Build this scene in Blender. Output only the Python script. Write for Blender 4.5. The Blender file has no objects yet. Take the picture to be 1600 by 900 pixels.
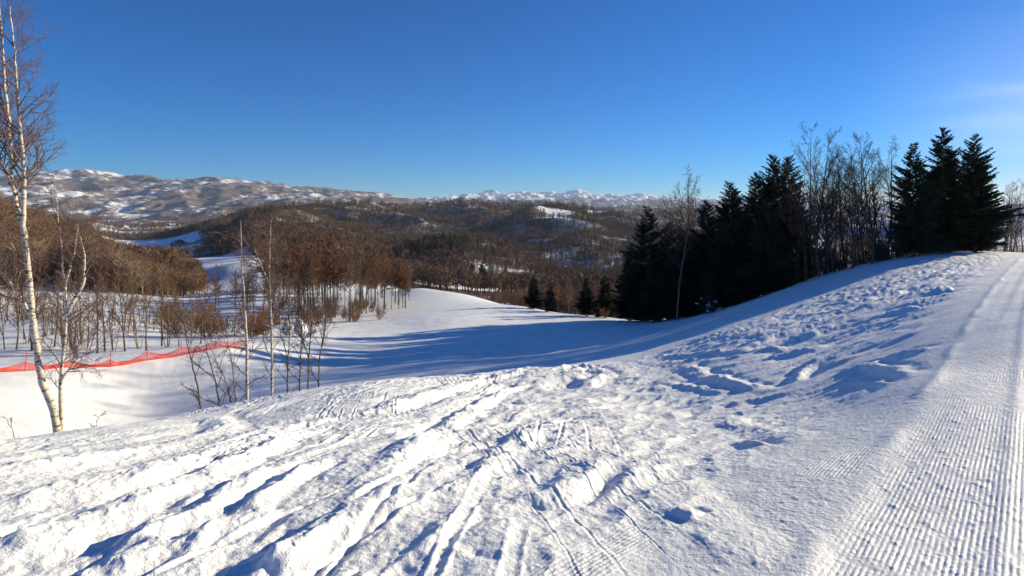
import bpy, math, random
import numpy as np
from mathutils import Vector

# ------------------------------------------------------------------ camera, sky, sun, exposure
S = bpy.context.scene
COL = S.collection
F = 873.0; HOR = 325.0                       # photo geometry: focal length and horizon row in photo pixels
cam = bpy.data.objects.new('camera', bpy.data.cameras.new('camera')); COL.objects.link(cam)
cam.location = (0, 0, 0); cam.rotation_euler = (math.radians(90), 0, 0)
cam.data.sensor_width = 36; cam.data.lens = 36*F/1600; cam.data.shift_y = -(450-HOR)/1600
cam.data.clip_start = 0.05; cam.data.clip_end = 60000
S.camera = cam
SUN_AZ = 64.0; SUN_EL = 15.7                 # degrees right of the view axis / above the horizon
w = bpy.data.worlds.new('World'); S.world = w; w.use_nodes = True
nt = w.node_tree; N = nt.nodes; L = nt.links
bg = N['Background']; bg.inputs['Strength'].default_value = 0.074
sky = N.new('ShaderNodeTexSky'); sky.sky_type = 'NISHITA'; sky.sun_disc = False
sky.sun_elevation = math.radians(SUN_EL); sky.sun_rotation = math.radians(SUN_AZ)
sky.altitude = 600; sky.air_density = 0.82; sky.dust_density = 0.05; sky.ozone_density = 5.5
hs = N.new('ShaderNodeHueSaturation'); hs.inputs['Saturation'].default_value = 2.05; hs.inputs['Hue'].default_value = 0.508
L.new(sky.outputs[0], hs.inputs['Color'])
# low cloud bank near the sun and one thin high streak
tc = N.new('ShaderNodeTexCoord'); sep = N.new('ShaderNodeSeparateXYZ'); L.new(tc.outputs['Generated'], sep.inputs[0])
def wm(op, a, b=None, c=None, clamp=False):
    n = N.new('ShaderNodeMath'); n.operation = op; n.use_clamp = clamp
    for i, v in enumerate((a, b, c)):
        if v is None: continue
        if isinstance(v, (int, float)): n.inputs[i].default_value = v
        else: L.new(v, n.inputs[i])
    return n.outputs[0]
def wmap(v, a, b, c=0, d=1):
    n = N.new('ShaderNodeMapRange'); n.interpolation_type = 'SMOOTHSTEP'
    L.new(v, n.inputs[0])
    for i, k in enumerate((a, b, c, d)): n.inputs[i+1].default_value = k
    return n.outputs[0]
az = wm('ARCTAN2', sep.outputs[0], sep.outputs[1])
mp = N.new('ShaderNodeMapping'); mp.inputs['Scale'].default_value = (3.5, 3.5, 22)
L.new(tc.outputs['Generated'], mp.inputs[0])
cn = N.new('ShaderNodeTexNoise'); cn.inputs['Scale'].default_value = 1.6; cn.inputs['Detail'].default_value = 6
L.new(mp.outputs[0], cn.inputs['Vector'])
low = wm('MULTIPLY', wmap(sep.outputs[2], 0.055, -0.01), wmap(az, 0.38, 0.56))
c1 = wm('MULTIPLY', wmap(wm('ADD', cn.outputs[0], wm('MULTIPLY', low, 0.35)), 0.5, 0.72), low)
st = wm('MULTIPLY', wmap(sep.outputs[2], 0.09, 0.13), wmap(sep.outputs[2], 0.19, 0.14))
c2 = wm('MULTIPLY', wm('MULTIPLY', st, wmap(az, 0.6, 0.76)), wmap(cn.outputs[0], 0.35, 0.8, 0, 0.24))
veil = wm('MULTIPLY', wmap(az, 0.50, 0.92, 0, 0.42), wmap(sep.outputs[2], 0.34, 0.04))
veil = wm('MULTIPLY', veil, wmap(cn.outputs[0], 0.2, 0.75, 0.75, 1.0))
cl = wm('ADD', wm('ADD', c1, c2), veil, clamp=True)
mx = N.new('ShaderNodeMix'); mx.data_type = 'RGBA'
L.new(cl, mx.inputs[0]); L.new(hs.outputs[0], mx.inputs[6]); mx.inputs[7].default_value = (9.5, 9.6, 9.6, 1)
L.new(mx.outputs[2], bg.inputs['Color'])
sd = bpy.data.lights.new('sun', 'SUN'); sd.energy = 4.7; sd.angle = math.radians(0.55); sd.color = (1.0, 0.87, 0.60)
sun = bpy.data.objects.new('sun', sd); COL.objects.link(sun)
_e = math.radians(SUN_EL); _a = math.radians(SUN_AZ)
SV = Vector((math.cos(_e)*math.sin(_a), math.cos(_e)*math.cos(_a), math.sin(_e)))
sun.rotation_euler = SV.to_track_quat('Z', 'Y').to_euler(); sun.location = (60, 20, 60)
S.view_settings.view_transform = 'Standard'; S.view_settings.look = 'None'
S.view_settings.gamma = 1; S.view_settings.use_curve_mapping = False
S.view_settings.exposure = 0.86

# ------------------------------------------------------------------ noise
def _hash(i, j, seed):
    h = (i.astype(np.int64)*374761393 + j.astype(np.int64)*668265263 + seed*974634777) & 0xffffffff
    h = ((h ^ (h >> 13))*1274126177) & 0xffffffff
    return (h ^ (h >> 16)) & 0xffffffff
def pn(x, y, seed=0):
    xi = np.floor(x); yi = np.floor(y); xf = x-xi; yf = y-yi
    u = xf*xf*xf*(xf*(xf*6-15)+10); v = yf*yf*yf*(yf*(yf*6-15)+10)
    def g(a, b):
        t = _hash(xi+a, yi+b, seed)*(2*math.pi/4294967296.0)
        return np.cos(t)*(xf-a)+np.sin(t)*(yf-b)
    return 1.5*((g(0,0)*(1-u)+g(1,0)*u)*(1-v)+(g(0,1)*(1-u)+g(1,1)*u)*v)
def fbm(x, y, o=4, seed=0, gain=0.5):
    s = 0; a = 1.0
    for k in range(o):
        s = s+a*pn(x, y, seed+k*17); x = x*2.03+5.2; y = y*2.03+1.7; a *= gain
    return s
def ss(x, a, b):
    t = np.clip((x-a)/(b-a), 0, 1); return t*t*(3-2*t)

# ------------------------------------------------------------------ the lie of the land: spline through surveyed points (column, row, distance)
C = [
# foreground
(-400,760,3.5),(-400,720,7),(-400,650,15),(-400,560,30),(-400,450,80),(-400,345,170),
(0,900,2.4),(0,760,3.4),(0,700,5.6),(0,692,7),(0,724,9),(0,690,14),(0,640,18.5),(0,582,23),(0,566,29),(0,505,50),(0,470,75),
(100,720,4.6),(100,682,8.0),(100,722,11),(100,677,17.5),(100,622,22),(100,575,25),(100,560,31),(100,500,50),(100,474,75),
(230,690,5.8),(230,663,10),(230,704,14),(230,652,22.5),(230,610,25.5),(230,562,28.5),(230,549,34),(230,505,55),
(350,660,8),(350,641,12),(350,684,15.5),(350,642,22.5),(350,594,27.5),(350,546,31),(350,536,38),(350,512,60),(350,482,90),
(300,750,3.7),(600,900,2.4),(600,750,3.6),(600,655,7),(800,900,2.4),(800,750,3.7),(800,652,7.5),(800,602,13),
(460,622,13.5),(460,655,16.5),(460,616,24),(460,564,33),(460,530,43),(460,512,60),
(580,601,15),(580,628,18),(580,590,27),(580,560,37),(580,518,55),(580,497,75),(540,482,92),(610,462,130),
(700,590,17),(700,605,20),(700,570,30),(700,535,45),(700,500,62),(700,480,85),(720,459,118),(660,450,145),
(820,576,18),(820,581,23),(820,560,33),(820,528,47),(820,492,72),(820,479,92),(820,487,112),
(940,640,8.5),(940,590,14),(940,561,24),(940,546,33),(940,520,48),(940,498,66),(940,495,78),(940,504,92),
(1028,640,9),(1028,590,12.5),(1028,572,16),(1028,548,22),(1028,526,36),(1028,502,58),(1028,508,80),
(1150,750,3.7),(1150,640,8),(1150,580,11),(1150,522,18),(1150,503,27),(1150,476,50),(1150,482,70),
(1300,750,3.4),(1300,640,6.6),(1300,535,12),(1300,480,19.5),(1300,446,33),(1300,425,46),(1300,437,65),
(1450,850,2.6),(1450,600,5.5),(1450,480,12.5),(1450,434,21.5),(1450,398,38),(1450,404,52),
(1540,450,13.5),(1540,395,37),(1540,396,50),(1600,600,5.1),(1600,500,8),(1600,402,31),(1600,398,48),
(1900,450,10),(1900,402,28),(1900,392,60),(2400,420,12),(2400,372,40),(2400,370,90),
# left hill, meadow and valley
(0,462,95),(0,390,140),(0,350,185),(0,370,300),(100,465,95),(100,420,140),(100,390,190),(100,395,300),
(200,495,60),(200,478,80),(200,462,105),(200,447,140),(200,430,180),(200,428,300),
(290,490,85),(300,468,115),(290,462,150),(300,448,220),(300,425,330),
(350,455,130),(345,425,230),(340,415,330),(360,411,450),(500,352,950),(300,397,600),(280,386,820),(200,382,900),(250,369,1300),(100,372,900),(100,360,1500),
(200,356,1900),(100,352,2300),(250,353,2600),
# grove and the valley behind it
(440,470,110),(440,430,200),(460,410,350),(560,450,180),(560,425,350),(600,440,260),
(700,472,165),(700,456,250),(700,446,350),(800,470,200),(800,455,330),(940,485,150),(940,465,280),(1028,480,170),(1150,475,150),
# hills
(700,392,550),(780,404,560),(860,427,560),(640,414,520),(770,428,470),(700,425,450),(700,447,390),(800,453,400),(700,400,750),(780,405,760),
(900,422,640),(900,400,740),(900,360,930),(865,341,1060),(820,350,1060),(790,356,1080),(910,343,1120),(865,347,1350),(950,352,1100),(1000,352,1300),(980,382,900),(960,424,620),(1000,440,420),
(920,343,1250),
(400,330,1000),(345,354,960),(300,363,980),(260,393,700),(300,374,900),(260,373,1000),(260,358,1500),(480,342,1100),(400,360,800),(400,390,600),(335,378,760),(400,345,1500),(300,357,1500),(480,375,800),(480,400,560),
(560,330,1500),(650,327,1600),(780,325,1600),(850,332,1650),(600,350,1200),(700,352,1200),(560,372,900),(650,382,850),(780,367,1100),
(700,336,2500),(500,338,2300),(850,340,2300),(1000,345,2200),
(1150,400,500),(1300,425,150),(1300,375,600),(1300,350,1500),(1500,420,130),(1500,365,600),(1500,348,1500),(1900,380,300),(1900,350,1500),
(-400,360,400),(-400,350,1500),
# distant ranges
(200,336,3900),(350,322,4200),(450,320,4300),(100,322,4200),(0,320,4000),(-400,300,5000),
(0,287,6000),(60,279,6000),(120,271,6000),(180,280,6000),(240,284,6000),(290,286,6000),(340,282,6000),(420,292,6200),(500,299,6500),(600,309,7000),(640,318,7000),
(0,325,9500),(250,322,9500),(500,322,9500),
(920,333,3200),(980,327,4200),(1060,325,4500),(1200,330,4200),(1500,335,4200),
(660,319,9000),(700,313,11500),(770,309,12000),(850,307,12000),(900,309,12000),(960,312,12000),(1040,314,12500),(1150,322,12000),(1300,328,12000),(1600,330,12000),(2000,330,12000),
(900,325,8000),(1040,326,8000),(770,322,8000),(600,325,16000),(900,325,17000),(100,330,16000),(1500,330,16000)]
C = np.array(C, float)
cx = (C[:,0]-800)/F*C[:,2]; cy = C[:,2]; cz = -(C[:,1]-HOR)/F*C[:,2]
cr = np.hypot(cx, cy); cth = np.arctan2(cx, cy)
P = np.stack([cth*2.2, np.log(cr)], 1); V = (cz+1.6)/cr
def kern(d2): return 0.5*d2*np.log(d2+1e-12)
n = len(P); K = kern(((P[:,None]-P[None])**2).sum(-1))+np.eye(n)*1e-3
A = np.zeros((n+3, n+3)); A[:n,:n] = K; A[:n,n] = 1; A[:n,n+1:] = P; A[n,:n] = 1; A[n+1:,:n] = P.T
W = np.linalg.solve(A, np.concatenate([V, [0,0,0]]))
TH0, TH1, LR0, LR1, NT, NR = math.radians(-72), math.radians(72), math.log(0.7), math.log(18000), 380, 520
gt = np.linspace(TH0, TH1, NT); gl = np.linspace(LR0, LR1, NR)
GT, GL = np.meshgrid(gt, gl, indexing='ij')
q = np.stack([GT.ravel()*2.2, GL.ravel()], 1); G = np.zeros(len(q))
for i in range(0, len(q), 20000):
    qq = q[i:i+20000]; G[i:i+20000] = kern(((qq[:,None]-P[None])**2).sum(-1))@W[:n]+W[n]+qq@W[n+1:]
G = G.reshape(NT, NR)
G = np.clip(G, -0.6, 0.08)
def cub(f):
    return np.stack([-.5*f+f*f-.5*f**3, 1-2.5*f*f+1.5*f**3, .5*f+2*f*f-1.5*f**3, -.5*f*f+.5*f**3])
def slope(th, lr):
    a = np.clip((th-TH0)/(TH1-TH0)*(NT-1), 1, NT-2.001); b = np.clip((lr-LR0)/(LR1-LR0)*(NR-1), 1, NR-2.001)
    ai = np.floor(a).astype(int); bi = np.floor(b).astype(int); wa = cub(a-ai); wb = cub(b-bi); out = 0
    for i in range(4):
        for j in range(4): out = out+wa[i]*wb[j]*G[np.clip(ai+i-1,0,NT-1), np.clip(bi+j-1,0,NR-1)]
    return out
def hills_detail(x, y, r):
    m = ss(r, 180, 600)
    d = m*(14*fbm(x/260, y/260, 4, 3)+6*(1-2*np.abs(pn(x/120+3, y/120, 9)))+25*ss(r, 350, 700)*(.6-2*np.abs(pn(x/330+.35*pn(x/500, y/500, 4)+1.3, y/420, 19))))
    m2 = ss(r, 2800, 5500)
    rid = 1-2*np.abs(fbm(x/900+7, y/900+3, 4, 21, .55))
    pb = x/np.maximum(y, 1)*F+800; fl = ss(pb, 130, 200)*(1-ss(pb, 340, 400))*ss(r, 450, 600)*(1-ss(r, 2500, 3300)); d = d*(1-.88*fl)
    d = d+m2*(75*rid+45*fbm(x/450, y/450, 4, 31, .55))*(.55+.45*ss(r, 8000, 9500))*(0.45+0.55*ss(r, 4000, 9000))
    for px, py, Y, wd, h in ((770,298,12000,80,175),(906,299,12000,85,205),(600,306,11000,110,80),(120,268,6000,300,16),(1000,306,12500,330,45),(840,303,12300,260,45)):
        X = (px-800)/F*Y; dd = np.hypot(x-X, y-Y)
        d = d+h*np.exp(-(dd/wd/2.2)**1.15)
    return d
def base(x, y):
    x = np.asarray(x, float); y = np.asarray(y, float)
    r = np.maximum(np.hypot(x, y), .7); th = np.arctan2(x, y)
    lim = math.radians(70)
    b = ss(np.abs(th), lim, math.radians(180))
    s = slope(np.clip(th, -lim, lim), np.log(r))*(1-b)+b*(-0.03)
    return -1.6+s*r+hills_detail(x, y, r)
RD = math.radians(43); rdx, rdy = math.sin(RD), math.cos(RD)
def road_q(x, y):
    return (x-1.25)*rdy-(y-2.4)*rdx - 0.012*np.maximum(y-8, 0)
def H1(x, y): return float(base(np.array([x]), np.array([y]))[0])
def pix(px, Y): return (px-800)/F*Y
def hit(px, py, y0=1.5, y1=400):
    Y = np.exp(np.linspace(math.log(y0), math.log(y1), 3000)); X = (px-800)/F*Y; Z = -(py-HOR)/F*Y
    k = np.nonzero(base(X, Y) >= Z)[0]
    i = k[0] if len(k) else len(Y)-1
    return X[i], Y[i]

def segdist(x, y, pts):
    best = np.full(x.shape, 1e9); side = np.zeros(x.shape); tt = np.zeros(x.shape)
    m = len(pts)-1
    for i in range(m):
        ax, ay = pts[i]; bx, by = pts[i+1]; dx, dy = bx-ax, by-ay; l2 = dx*dx+dy*dy+1e-9
        t = np.clip(((x-ax)*dx+(y-ay)*dy)/l2, 0, 1)
        ex = x-ax-t*dx; ey = y-ay-t*dy; d = np.hypot(ex, ey); k = d < best
        best = np.where(k, d, best); side = np.where(k, np.sign(dx*ey-dy*ex), side); tt = np.where(k, (i+t)/m, tt)
    return best, side, tt
# ploughed ridges (+) and grooves (-) : photo rows they run through, half width, height
FEAT = [
 ([(405,905),(470,868),(530,828),(590,790)], .085, .13), ([(600,742),(655,700),(705,662),(755,628),(830,594)], .11, .12),
 ([(0,880),(70,848),(150,812),(240,776),(330,740),(430,694),(520,660)], .10, .12),
 ([(0,792),(100,772),(220,748),(330,715),(430,680),(560,645)], .11, .08),
 ([(0,742),(120,727),(240,704),(330,684),(352,664),(330,652)], .15, .10),
 ([(0,716),(110,703),(200,690),(300,668)], .10, .05),
 ([(380,806),(420,775),(470,742),(510,722)], .06, .10),([(330,795),(365,765),(420,735)], .06, .08),
 ([(200,868),(250,830),(300,812),(350,782)], .08, .09),
 ([(150,905),(230,872),(300,848),(390,815),(440,800)], .07, .08),
 ([(745,735),(790,702),(840,676)], .11, .085), ([(690,790),(740,752),(770,720)], .09, .06),
 ([(830,792),(870,772),(905,748),(930,730)], .10, .075), ([(905,790),(940,765),(975,735)], .06, -.05),
 ([(985,735),(1030,762),(1080,795),(1130,838),(1180,900)], .16, .04),
 ([(560,655),(640,625),(740,598),(820,580)], .16, .10),([(640,640),(700,618),(780,592)], .12, -.07),
 ([(900,612),(930,600),(948,590),(930,578),(890,574),(862,584)], .16, .13),
 ([(870,610),(885,596)], .28, -.22),
 ([(1065,575),(1100,590),(1150,603),(1190,612)], .14, .12),([(1040,600),(1080,607),(1140,618)], .1, .07),
 ([(1310,588),(1350,574),(1395,578),(1420,590)], .09, .09),([(1330,600),(1365,596),(1390,602)], .07, .06),([(1240,600),(1262,575),(1280,565)], .10, .11),
 ([(1120,655),(1180,672),(1240,690)], .12, .05),([(1160,690),(1190,700)], .07, .08),
 ([(1490,455),(1440,465)], .30, .22),([(1380,495),(1440,480)], .24, .16),([(1250,530),(1310,510)], .22, .14),([(1200,560),(1270,548)], .2, .12),
 ([(1380,562),(1450,548)], .14, .08),([(1250,520),(1350,485),(1450,440),(1520,410)], .22, .10),([(1150,548),(1250,515),(1340,478),(1440,430)], .25, .11),
 ([(1050,560),(1150,552),(1250,545)], .2, .09),
 ([(1060,805),(1090,815)], .05, .05)]
SMO = [([hit(a, b) for a, b in pts], wd) for pts, wd in (([(-60,770),(0,757),(120,742),(240,716),(330,678)], .30),([(-60,820),(0,808),(140,778),(260,752),(330,735)], .22),([(0,845),(120,815),(200,790)], .12),([(560,905),(640,830),(720,770)], .12),([(640,690),(720,640),(800,605)], .10),([(0,712),(150,700),(300,675)], .3))]
FP = [([hit(a, b) for a, b in pts], wd, h) for pts, wd, h in FEAT]

def detail(x, y):
    r = np.hypot(x, y); q = road_q(x, y); out = np.zeros(x.shape)
    near = r < 75
    X = x[near]; Y = y[near]; R = r[near]; Q = q[near]
    rough = ss(-Q, 0.05, 1.3)
    # the shaded piste lower down was run smooth by skiers
    fld = 1-ss(Y-(13+np.maximum(X, 0)*0.62+np.minimum(X, 0)*.1), 2, 7)
    z = np.zeros(X.shape)
    wx = X+.35*pn(X*.5, Y*.35, 5)+.10*pn(X*2, Y*1.2, 6); bend = X*0+0.14*Y
    u = wx-bend*0.25
    fan = ss(-X, -1.6, 0.4)                                       # left: long tracks down the fall line, right: crossed by traverses
    fa = np.arctan2(X-1.6, 17-Y+1e-6); fr_ = np.hypot(X-1.6, 17-Y); fa = fa+.05*pn(X*.4, Y*.3, 201)+.012*pn(X*1.6, Y*1.1, 202)
    fd = fan*(1-ss(Y, 12, 16)); fs = np.clip(fr_/12, .25, 1.2)
    z += fd*fs*(.025*(1-2.2*np.abs(pn(fa*11, fr_*.16, 211)))+.017*(1-2.4*np.abs(pn(fa*27+4, fr_*.25, 212)))+.008*ss(fr_, 6, 10)*(1-2.4*np.abs(pn(fa*60, fr_*.35, 213))))
    z += (fan-fd)*.018*(1-2.4*np.abs(pn(u*1.6+4, Y*.40, 12)))
    v = Y-.25*X+.4*pn(X*.4, Y*.4, 15)
    z += (1-fan)*(.030*(1-2.2*np.abs(pn(X*.38+9, v*1.15, 13)))+.022*ss(R, 4, 9)*(1-2.4*np.abs(pn(X*.7, v*2.8, 14)))+.013*ss(R, 6, 12)*(1-2.4*np.abs(pn(X*.5+7, v*4.2, 16))))
    z += .026*fbm(X*1.0+3, Y*.8, 3, 41)*(.5+.5*fan)
    # thin edges cut by skis, several families crossing at small angles
    for kk, (ang, fr, am) in enumerate(((.10, 3.4, .011), (-.22, 4.6, .007), (.45, 2.6, .008), (-.75, 2.2, .006), (1.25, 2.8, .009))):
        ca, sa = math.cos(ang), math.sin(ang); a_ = X*ca-Y*sa+.25*pn(X*.25+kk, Y*.2, 17+kk); b_ = X*sa+Y*ca
        line_ = np.abs(pn(a_*fr, b_*.16, 31+kk)); on = ss(pn(X*.5+kk*3, Y*.3, 37+kk), -.05, .35)
        wgt = fan if kk < 3 else (1-fan*.7)
        gw = (.045 if kk < 3 else .07)*(1+R*(.10 if kk < 3 else .35)); am = am*(1-ss(R, 9, 18)*(1 if kk > 2 else .5))
        z += wgt*on*am*(np.exp(-((line_-2*gw)/gw)**2)-1.3*np.exp(-(line_/gw)**2))
    lump = fbm(X*3.6, Y*2.6, 3, 51)
    z += .016*np.maximum(lump-.12, 0)*(.4+.6*fan)
    md = ss(X, -1.6, -.6)*(1-ss(X, 2.2, 4.5)); aa = .75*X-.66*Y; bb = .66*X+.75*Y
    z += md*.040*(fbm(aa*1.9+1, bb*.9, 2, 221)+.55*(1-2*np.abs(fbm(aa*3.2, bb*1.5, 2, 223))))
    z += .030*ss(R, 8, 16)*np.maximum(fbm(X*1.5, Y*1.1, 3, 227)-.05, 0)
    rub = fbm(X*10, Y*8, 2, 61); zone = ss(fbm(X*.6, Y*.35, 2, 71), 0, .4)
    z += (.006*ss(rub, .18, .34)+.008*np.maximum(rub, 0))*(1-ss(R, 14, 26))*zone*ss(R, 2.2, 5)*(.35+.65*fan)
    soft = 1-.60*ss(X, 1.1, 2.2)*(1-ss(R, 5, 8))
    z = z*rough*soft*(1+.9*ss(R, 8, 22)); z *= fld
    for pts, wd in SMO:
        d, _, t = segdist(X, Y, pts)
        z *= 1-.85*np.exp(-((d+.3*wd*pn(X*3, Y*2, 83))/wd)**4)*(ss(t, 0, .05)*(1-ss(t, .85, 1)))
    for pts, wd, h in FP:
        pa = np.array(pts); mn = pa.min(0)-4*wd-.3; mxx = pa.max(0)+4*wd+.3
        k = (X > mn[0]) & (X < mxx[0]) & (Y > mn[1]) & (Y < mxx[1])
        if not k.any(): continue
        xx, yy = X[k], Y[k]
        wob = .45*wd*fbm(xx*2.5, yy*2, 3, 81)
        d, sd_, t = segdist(xx, yy, pts)
        d = np.abs(d+wob); g = np.exp(-(d/wd)**2.2*.9)*(.85+.45*fbm(xx*2.2, yy*1.6, 3, 91))+.10*ss(fbm(xx*12, yy*9, 2, 93), .1, .3)*np.exp(-(d/wd/1.3)**2)
        g -= .35*np.exp(-((d-2.1*wd)/(wd*.8))**2)
        z[k] += .60*h*g*(ss(t, 0, .12)*(1-ss(t, .85, 1))*.8+.2)
    # smooth pressed bands at far left of the foreground
    # small scale tracks on the smooth piste
    pist = (1-fld)*rough
    z += pist*(.05*fbm(X*.22, Y*.5, 3, 101)+.028*(1-2*np.abs(pn((X+.35*Y)*.16, Y*1.0, 102)))*ss(R, 20, 30)
               +.010*(1-2*np.abs(pn(X*.3, (Y+.2*X)*2.2, 104))))
    z += .007*fbm(X*14, Y*14, 2, 111)*rough*(1-ss(R, 6, 13))
    # groomed corduroy
    ro = ss(Q, -.02, .05+.25*np.clip(R/10, 0, 1))
    brk = ss(fbm(X*1.1, Y*1.1, 3, 121), -.55, -.2); per = .024
    ph = Q/per*2*math.pi+.8*pn(X*2, Y*2, 123)
    cor = (np.abs(np.sin(ph*.5))*2-1)
    lane = np.exp(-((np.mod(Q, 1.35)-.62)/.05)**2)
    z += ro*(.0036*cor*brk*(1-ss(R, 8, 13))*(.65+.5*fbm(X*7, Y*7, 2, 125))+.010*lane*(1-ss(R, 20, 40))-.02+.01*fbm(X*.8, Y*.8, 2, 127)
             +.006*np.maximum(fbm(X*16, Y*16, 2, 128)-.25, 0))
    # spill of loose snow at the road edge with patches of older corduroy
    z += ro*.006*(1-2*np.abs(pn(Q*4.5, (X*rdx+Y*rdy)*.05, 131)))*ss(R, 6, 11)*(1-ss(R, 40, 70))
    z += .022*np.exp(-((Q+.03+.05*pn(X*1.5, Y*1.5, 132))/.07)**2)*ss(fbm(X*.8, Y*.8, 2, 133), -.4, .2)*(R < 40)
    edge = np.exp(-((Q+.25)/.35)**2)
    z += edge*.006*np.maximum(fbm(X*15, Y*15, 2, 129), 0)
    old = ss(-Q, .0, .15)*(1-ss(-Q, .7, 1.0))*ss(fbm(X*.9+5, Y*.9, 2, 130), 0, .3)*(R < 9)
    z += old*.0025*np.sin(ph)
    out[near] = z*(1-.14*(1-ro))
    return out

# ------------------------------------------------------------------ materials
MAT = {}
def mat(name, col=(.5,.5,.5), rough=.8, var=0, scale=5, col2=None, bump=0, bscale=40, attr=None, spec=.3, sss=0, extra=None):
    if name in MAT: return MAT[name]
    m = bpy.data.materials.new(name); m.use_nodes = True; t = m.node_tree; b = t.nodes['Principled BSDF']
    b.inputs['Roughness'].default_value = rough; b.inputs['Specular IOR Level'].default_value = spec
    b.inputs['Base Color'].default_value = (*col, 1)
    tcn = t.nodes.new('ShaderNodeTexCoord')
    if col2:
        nz = t.nodes.new('ShaderNodeTexNoise'); nz.inputs['Scale'].default_value = scale; nz.inputs['Detail'].default_value = 5
        t.links.new(tcn.outputs['Object'], nz.inputs['Vector'])
        rp = t.nodes.new('ShaderNodeValToRGB'); rp.color_ramp.elements[0].position = .38; rp.color_ramp.elements[1].position = .62
        rp.color_ramp.elements[0].color = (*col, 1); rp.color_ramp.elements[1].color = (*col2, 1)
        t.links.new(nz.outputs[0], rp.inputs[0]); t.links.new(rp.outputs[0], b.inputs['Base Color'])
    if attr:
        at = t.nodes.new('ShaderNodeAttribute'); at.attribute_name = attr
        t.links.new(at.outputs['Color'], b.inputs['Base Color'])
    if bump:
        nz = t.nodes.new('ShaderNodeTexNoise'); nz.inputs['Scale'].default_value = bscale; nz.inputs['Detail'].default_value = 4
        t.links.new(tcn.outputs['Object'], nz.inputs['Vector'])
        bp = t.nodes.new('ShaderNodeBump'); bp.inputs['Strength'].default_value = 1; bp.inputs['Distance'].default_value = bump
        t.links.new(nz.outputs[0], bp.inputs['Height']); t.links.new(bp.outputs[0], b.inputs['Normal'])
    MAT[name] = m
    return m
# near snow: grain at two sizes
def snow_mat():
    m = mat('snow', (.84,.86,.88), .55, spec=.25); t = m.node_tree; b = t.nodes['Principled BSDF']
    tcn = t.nodes.new('ShaderNodeTexCoord'); prev = None
    for sc, dist in ((900, .0009), (150, .005), (38, .010), (9, .012)):
        nz = t.nodes.new('ShaderNodeTexNoise'); nz.inputs['Scale'].default_value = sc; nz.inputs['Detail'].default_value = 3
        t.links.new(tcn.outputs['Object'], nz.inputs['Vector'])
        bp = t.nodes.new('ShaderNodeBump'); bp.inputs['Distance'].default_value = dist; bp.inputs['Strength'].default_value = .9
        t.links.new(nz.outputs[0], bp.inputs['Height'])
        if prev: t.links.new(prev.outputs[0], bp.inputs['Normal'])
        prev = bp
    t.links.new(prev.outputs[0], b.inputs['Normal'])
    # icy pressed patches are a little greyer and glossier than loose snow
    nz = t.nodes.new('ShaderNodeTexNoise'); nz.inputs['Scale'].default_value = .9; nz.inputs['Detail'].default_value = 6
    t.links.new(tcn.outputs['Object'], nz.inputs['Vector'])
    rp = t.nodes.new('ShaderNodeValToRGB'); rp.color_ramp.elements[0].position = .35; rp.color_ramp.elements[1].position = .6
    rp.color_ramp.elements[0].color = (.74,.765,.79,1); rp.color_ramp.elements[1].color = (.87,.875,.88,1)
    t.links.new(nz.outputs[0], rp.inputs[0]); t.links.new(rp.outputs[0], b.inputs['Base Color'])
    return m
SNOW = snow_mat()
def ground_far_mat(name, wood, wood2, lo, hi, scale):
    m = mat(name); t = m.node_tree; b = t.nodes['Principled BSDF']; b.inputs['Specular IOR Level'].default_value = .1
    tcn = t.nodes.new('ShaderNodeTexCoord')
    def nz(sc, det=6, ro=.68):
        x = t.nodes.new('ShaderNodeTexNoise'); x.inputs['Scale'].default_value = sc; x.inputs['Detail'].default_value = 12; x.inputs['Roughness'].default_value = ro
        t.links.new(tcn.outputs['Object'], x.inputs['Vector']); return x.outputs[0]
    at = t.nodes.new('ShaderNodeAttribute'); at.attribute_name = 'wooded'
    a = t.nodes.new('ShaderNodeMath'); a.operation = 'ADD'; t.links.new(at.outputs['Fac'], a.inputs[0])
    n1 = t.nodes.new('ShaderNodeMath'); n1.operation = 'MULTIPLY_ADD'; t.links.new(nz(scale), n1.inputs[0]); n1.inputs[1].default_value = 1.5; n1.inputs[2].default_value = -.75
    n2 = t.nodes.new('ShaderNodeMath'); n2.operation = 'MULTIPLY_ADD'; t.links.new(nz(scale*.5, 6, .85), n2.inputs[0]); n2.inputs[1].default_value = 1.6; n2.inputs[2].default_value = -.8
    n3 = t.nodes.new('ShaderNodeMath'); n3.operation = 'ADD'; t.links.new(n1.outputs[0], n3.inputs[0]); t.links.new(n2.outputs[0], n3.inputs[1])
    t.links.new(n3.outputs[0], a.inputs[1])
    mr = t.nodes.new('ShaderNodeMapRange'); mr.interpolation_type = 'SMOOTHSTEP'; t.links.new(a.outputs[0], mr.inputs[0]); mr.inputs[1].default_value = lo; mr.inputs[2].default_value = hi
    rp = t.nodes.new('ShaderNodeValToRGB'); rp.color_ramp.elements[0].position = .4; rp.color_ramp.elements[1].position = .62
    rp.color_ramp.elements[0].color = (*wood, 1); rp.color_ramp.elements[1].color = (*wood2, 1); t.links.new(nz(scale*.45), rp.inputs[0])
    mx = t.nodes.new('ShaderNodeMix'); mx.data_type = 'RGBA'; t.links.new(mr.outputs[0], mx.inputs[0]); mx.inputs[6].default_value = (.82,.84,.87,1)
    t.links.new(rp.outputs[0], mx.inputs[7]); t.links.new(mx.outputs[2], b.inputs['Base Color'])
    b.inputs['Roughness'].default_value = .9
    return m

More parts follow.
